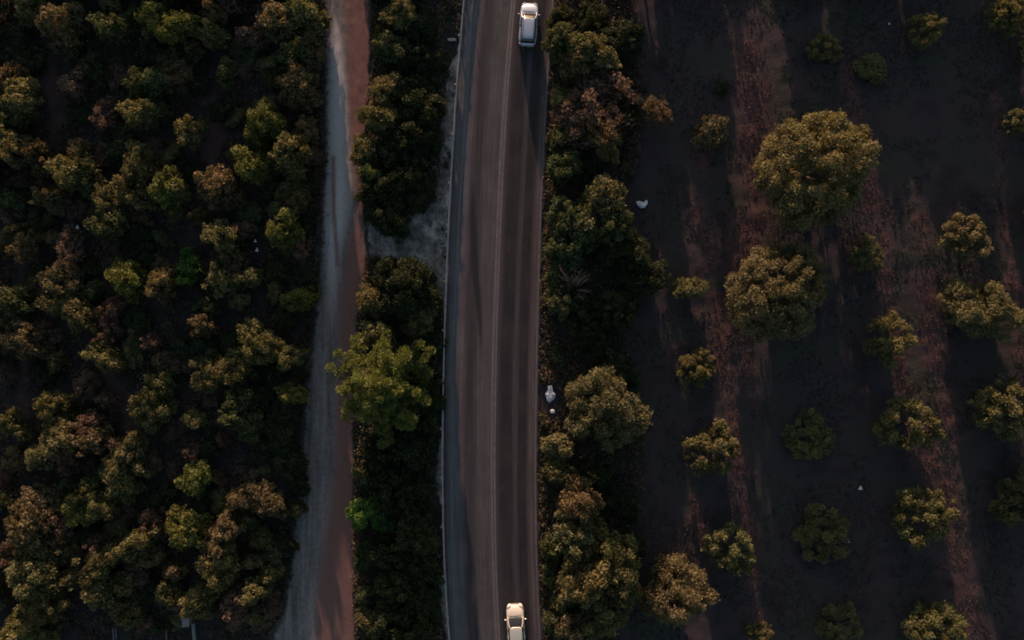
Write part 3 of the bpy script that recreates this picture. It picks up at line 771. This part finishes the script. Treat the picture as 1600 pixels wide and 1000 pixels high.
# ------------------------------------------------------------------ cars
def car_paint(name, c):
    t = NT(name); t.col(c); t.set(Roughness=0.28, Metallic=0.25); t.b.inputs['Coat Weight'].default_value = 0.6
    t.b.inputs['Coat Roughness'].default_value = 0.08
    co = t.new('ShaderNodeTexCoord').outputs['Object']; f = t.noise(1.5, co, 4)
    t.col(t.ramp(f, [(.3, tuple(x * .9 for x in c)), (.7, c)])); return t.m
GLASS = plain('dark_glass', (0.02, 0.022, 0.025), 0.06, 0, 0.6, .1)
RUBBER = plain('rubber', (0.02, 0.02, 0.02), .9, 0, .2)
RIM = plain('alloy', (.5, .5, .5), .35, .8)
TRIM = plain('black_trim', (0.02, 0.02, 0.021), .5)
LAMP = plain('headlamp_glass', (.6, .6, .58), .1, 0, .7)
REDL = plain('tail_lamp_glass', (.35, .02, .015), .15, 0, .6)

def smooth_loft(name, secs, mat, parent, cap=True, sub=1):
    """secs: list of rings of points"""
    bm = bmesh.new(); rings = [[bm.verts.new(p) for p in s] for s in secs]; n = len(secs[0])
    for a, b in zip(rings[:-1], rings[1:]):
        for k in range(n): bm.faces.new((a[k], a[(k + 1) % n], b[(k + 1) % n], b[k]))
    if cap: bm.faces.new(rings[0][::-1]); bm.faces.new(rings[-1])
    o = link(name, bm_mesh(name, bm, True), mat, parent)
    if sub:
        md = o.modifiers.new('sub', 'SUBSURF'); md.levels = sub; md.render_levels = sub
    return o

def quad_panel(name, pts, mat, parent, nu=4, nv=4, bulge=(0, 0, 0), thick=0.012):
    """curved panel over four corners a,b,c,d"""
    a, b, c, d = [np.array(p, float) for p in pts]; bm = bmesh.new(); g = []
    for i in range(nu + 1):
        u = i / nu; r = []
        for j in range(nv + 1):
            v = j / nv; p = (a * (1 - u) + b * u) * (1 - v) + (d * (1 - u) + c * u) * v
            p = p + np.array(bulge) * (1 - (2 * u - 1) ** 2); r.append(bm.verts.new(p))
        g.append(r)
    for i in range(nu):
        for j in range(nv): bm.faces.new((g[i][j], g[i + 1][j], g[i + 1][j + 1], g[i][j + 1]))
    o = link(name, bm_mesh(name, bm, True), mat, parent)
    md = o.modifiers.new('solid', 'SOLIDIFY'); md.thickness = thick; md.offset = 0
    return o

def make_car(px, py, heading, paint, label, rails, Lc, Wc, Hc):
    x, y = W(px, py, 0.9)
    o = empty('car', (x, y, 0.006), heading); tag(o, label, 'car', 'cars driving up the right lane')
    hl, hw = Lc / 2, Wc / 2
    # lower body: stations along +Y (front)
    st = [(-hl, .70, .52, .78), (-hl + .04, .84, .34, .96), (-hl + .22, .95, .24, 1.03), (-hl + .9, 1.0, .20, 1.02), (-.3, 1.0, .19, .99), (.55, 1.0, .19, .985),
          (1.05, .995, .20, .965), (1.40, .98, .21, .89), (hl - .40, .94, .23, .80), (hl - .16, .86, .26, .64), (hl - .03, .76, .30, .52), (hl, .66, .34, .46)]
    secs = []
    for s, w, zb, zt in st:
        w *= hw; zm = zb + (zt - zb) * .62
        secs.append([(-w * .90, s, zb), (-w, s, zb + .10), (-w, s, zm), (-w * .955, s, zt - .05), (-w * .80, s, zt - .005), (-w * .35, s, zt + .018), (w * .35, s, zt + .018),
                     (w * .80, s, zt - .005), (w * .955, s, zt - .05), (w, s, zm), (w, s, zb + .10), (w * .90, s, zb)])
    smooth_loft('body', secs, paint, o)
    # cabin glass house
    b0, b1, r0, r1 = -hl + .12, 1.02, -hl + .42, .22          # rear base, screen base, roof rear, roof front
    zb, zt = .93, Hc - .035; wb, wr = hw * .90, hw * .70
    def ring(yb, yr, t):
        return None
    cs = []
    for s, zz, w1, w2 in [(b0, zb + .02, wb * .93, wb * .90), (b0 + .14, zb + (zt - zb) * .62, wb * .96, wr * 1.02), (r0, zt - .01, wb, wr), (-.5, zt + .01, wb, wr), (r1 - .05, zt - .005, wb, wr), (r1 + .35, zb + (zt - zb) * .56, wb * .985, wr * 1.09), (b1, zb + .01, wb * .95, wb * .88)]:
        cs.append([(-w1, s, zb - .06), (-w1 * .995, s, zb), (-w2, s, zz - .03), (-w2 * .7, s, zz), (w2 * .7, s, zz), (w2, s, zz - .03), (w1 * .995, s, zb), (w1, s, zb - .06)])
    smooth_loft('cabin_glass', cs, GLASS, o, True, 1)
    # roof skin
    rs = []
    for s, w, z in [(r0 - .05, wr * .86, zt - .025), (r0 + .06, wr * .99, zt + .012), (-1.0, wr * 1.02, zt + .032), (-.4, wr * 1.02, zt + .036), (r1 - .12, wr * 1.0, zt + .022), (r1 + .03, wr * .90, zt - .004)]:
        rs.append([(-w, s, z - .045), (-w, s, z - .012), (-w * .82, s, z + .012), (0, s, z + .024), (w * .82, s, z + .012), (w, s, z - .012), (w, s, z - .045)])
    smooth_loft('roof', rs, paint, o)
    # pillars
    for sg in (-1, 1):
        for nm, p, q in (('front_pillar', (sg * wb * .945, b1 + .02, zb + .02), (sg * wr * .985, r1 - .02, zt + .0)), ('centre_pillar', (sg * wb * 1.0, -.28, zb), (sg * wr * 1.015, -.34, zt)), ('rear_pillar', (sg * wb * .955, b0 + .06, zb + .02), (sg * wr * .985, r0 + .02, zt))):
            mid = [(p[i] + q[i]) / 2 for i in range(3)]; mid[0] += sg * .035; mid[2] += .02
            V, F = tube_arrays([p, mid, q], [.055, .048, .045] if nm != 'centre_pillar' else [.03, .028, .026], 8)
            link(nm, np_mesh(nm, [tuple(v) for v in V], F, smooth=True), paint if nm != 'centre_pillar' else TRIM, o)
        if rails:
            V, F = tube_arrays([(sg * wr * .80, r0 + .12, zt + .03), (sg * wr * .84, r0 + .3, zt + .085), (sg * wr * .84, r1 - .35, zt + .085), (sg * wr * .80, r1 - .18, zt + .03)], [.022] * 4, 8)
            link('roof_rail', np_mesh('roof_rail', [tuple(v) for v in V], F, smooth=True), TRIM, o)
        # mirrors
        bm = bmesh.new(); bm_box(bm, (sg * (hw + .09), .78, 1.0), (.20, .10, .14), .03)
        mo = link('wing_mirror', bm_mesh('wing_mirror', bm, True), paint, o)
        bm = bmesh.new(); bm_box(bm, (sg * (hw + .09), .725, 1.0), (.15, .012, .10)); link('mirror_glass', bm_mesh('mirror_glass', bm), GLASS, mo)
        # lamps
        quad_panel('headlight', [(sg * hw * .45, hl - .075, .70), (sg * hw * .86, hl - .30, .80), (sg * hw * .86, hl - .25, .66), (sg * hw * .47, hl - .01, .60)], LAMP, o, bulge=(sg * .02, .05, .02), thick=.03)
        quad_panel('tail_light', [(sg * hw * .62, -hl + .02, .86), (sg * hw * .90, -hl + .12, .92), (sg * hw * .90, -hl + .06, .72), (sg * hw * .62, -hl - .005, .70)], REDL, o, bulge=(sg * .02, -.03, 0), thick=.03)
        # door seams / handles
        for yy_ in (-.05, -1.0):
            bm = bmesh.new(); bm_box(bm, (sg * (hw + .008), yy_, .80), (.03, .16, .025), .008); link('door_handle', bm_mesh('door_handle', bm), paint, o)
        for wy in (1.28, -1.28):
            wh = empty('wheel', (0, 0, 0)); wh.parent = o
            bm = bmesh.new(); bmesh.ops.create_cone(bm, cap_ends=True, segments=28, radius1=.32, radius2=.32, depth=.21)
            bmesh.ops.bevel(bm, geom=[e for e in bm.edges if abs(e.verts[0].co.z - e.verts[1].co.z) < 1e-5], offset=.04, segments=2, affect='EDGES')
            bmesh.ops.rotate(bm, verts=bm.verts, matrix=Matrix.Rotation(math.pi / 2, 3, 'Y')); bmesh.ops.translate(bm, verts=bm.verts, vec=(sg * (hw - .10), wy, .32))
            link('tyre', bm_mesh('tyre', bm, False), RUBBER, wh)
            bm = bmesh.new(); bmesh.ops.create_cone(bm, cap_ends=True, segments=20, radius1=.20, radius2=.17, depth=.03)
            bmesh.ops.rotate(bm, verts=bm.verts, matrix=Matrix.Rotation(sg * math.pi / 2, 3, 'Y')); bmesh.ops.translate(bm, verts=bm.verts, vec=(sg * (hw + .01), wy, .32))
            link('rim', bm_mesh('rim', bm, False), RIM, wh)
    bm = bmesh.new(); bm_box(bm, (0, hl - .03, .50), (hw * .95, .06, .12), .02); link('grille', bm_mesh('grille', bm), TRIM, o)
    bm = bmesh.new(); bm_box(bm, (0, -hl + .02, .42), (hw * 1.35, .10, .14), .03); link('rear_bumper', bm_mesh('rear_bumper', bm), TRIM, o)
    bm = bmesh.new(); bm_box(bm, (0, b1 + .07, .99), (wb * 1.5, .06, .012), .004); link('wiper_cowl', bm_mesh('wiper_cowl', bm), TRIM, o)
    return o
WHITE = car_paint('silver_white_paint', (.40, .46, .55)); CREAM = car_paint('cream_white_paint', (.73, .68, .57))
make_car(826, 36, R(-3.5), WHITE, 'silver-white car with dark roof rails at the top of the road', True, 4.25, 1.74, 1.58)
make_car(806, 980, R(3.0), CREAM, 'cream-white car with dark windscreen cut by the bottom edge', False, 4.15, 1.72, 1.5)

# ------------------------------------------------------------------ litter and small things
LITTERM = plain('white_plastic', (.58, .59, .62), .5, var=.1); GREYB = plain('grey_stone', (.32, .30, .28), .9, var=.3)
def sheet(px, py, pts, name, label, z=.12, mat=LITTERM, cat='litter', thick=.03):
    """crumpled sheet; pts in photo pixels round its middle"""
    rng = np.random.default_rng(int(px)); bm = bmesh.new(); X, Y = (px - 800) / S, (500 - py) / S
    ring = [bm.verts.new((a / S, -b / S, rng.uniform(0, .10))) for a, b in pts]
    ring2 = [bm.verts.new((a / S * .5 + rng.normal() * .02, -b / S * .5 + rng.normal() * .02, .10 + rng.uniform(0, .12))) for a, b in pts]
    c = bm.verts.new((0, 0, .14)); n = len(pts)
    for i in range(n):
        bm.faces.new((ring[i], ring[(i + 1) % n], ring2[(i + 1) % n], ring2[i])); bm.faces.new((ring2[i], ring2[(i + 1) % n], c))
    o = link(name, bm_mesh(name, bm), mat, None, (X, Y, z)); o.modifiers.new('s', 'SOLIDIFY').thickness = thick
    tag(o, label, cat); return o
sheet(1003, 318, [(-9, -3), (-4, -4), (2, -2), (8, -6), (9, 0), (4, 7), (-2, 7), (-7, 3)], 'plastic_bag', 'white plastic bag on the ground right of the roadside shrubs', .0)
sheet(859, 616, [(-7, -1), (-3, -6), (-3, -13), (3, -14), (5, -4), (9, 0), (8, 6), (0, 13), (-4, 10)], 'plastic_sheet', 'large white sheet of litter beside the right edge of the road', .05)
sheet(863, 643, [(-4, -2), (0, -4), (4, -2), (4, 3), (-3, 3)], 'paper_scrap', 'small grey scrap just below the large white sheet', .0)
sheet(130, 357, [(-2, 3), (0, -4), (3, 2)], 'paper_scrap', 'tiny white scrap in the left thicket above a rusty shrub', .9)
sheet(132, 381, [(-4, 0), (0, -2), (4, 1), (0, 3)], 'paper_scrap', 'small pale scrap beside the rusty shrub in the left thicket', .8)
sheet(407, 392, [(-3, 2), (0, -4), (3, 3)], 'paper_scrap', 'small pale blue scrap near the dirt track in the left thicket', .9)
sheet(404, 378, [(-2, 2), (0, -3), (3, 2)], 'paper_scrap', 'upper of two pale scraps near the dirt track', .9)
sheet(1345, 763, [(-4, 2), (0, -4), (3, -1), (3, 3)], 'paper_scrap', 'small white scrap alone on the lower orchard floor', -.1)
sheet(1390, 36, [(-2, 2), (0, -2), (2, 2)], 'paper_scrap', 'tiny white scrap at the top of the orchard', -.1)
sheet(1327, 847, [(-1.5, 1.5), (0, -2), (1.5, 1.5)], 'paper_scrap', 'tiny pale scrap at the bottom of the orchard', -.1)
sheet(706, 62, [(-7, -2), (0, -3), (6, -2), (7, 2), (0, 3), (-6, 2)], 'stone_slab', 'pale flat stone beside the guardrail near the top', .02, GREYB, 'stone', .1)

# concrete block and tubes standing in for lit slivers of ground at the lower left
x, y = W(293, 970, .5)
o = empty('concrete_block', (x, y, -.2)); tag(o, 'square grey concrete block at the bottom edge of the left thicket', 'block')
bm = bmesh.new(); bm_box(bm, (0, 0, .55), (.58, .74, 1.1), .03); link('shaft', bm_mesh('shaft', bm), CONCRETE, o)
bm = bmesh.new(); bm_box(bm, (0, 0, 1.13), (.68, .84, .08), .02); link('cap', bm_mesh('cap', bm), CONCRETE, o)
for px_, py_, ln, rr, lab in ((303.5, 990, 2.0, .17, 'thick grey pipe standing in for lit ground just right of the concrete block'), (259, 989, 1.9, .05, 'thin grey pipe standing in for lit ground left of the concrete block'),
                              (176.5, 993, 1.3, .05, 'left one of two thin pale tubes for lit ground at the bottom edge'), (180.5, 991, 1.0, .04, 'right one of two thin pale tubes for lit ground at the bottom edge')):
    x, y = W(px_, py_, .2)
    o = empty('lit_sliver', (x, y, rr + .12), R(4)); tag(o, lab, 'lit_sliver', 'lit ground slivers built as tubes at the lower left')  # each tube is shaped in place of a lit strip of ground
    V, F = tube_arrays([(0, -ln / 2, 0), (0.01, 0, 0), (0, ln / 2, 0)], [rr, rr, rr], 12)
    link('tube', np_mesh('tube', [tuple(v) for v in V], F, smooth=True), CONCRETE, o)
    V, F = tube_arrays([(0, ln / 2 - .10, 0), (0, ln / 2 + .03, 0)], [rr * 1.2, rr * 1.2], 12)
    link('collar', np_mesh('collar', [tuple(v) for v in V], F, smooth=True), CONCRETE, o)
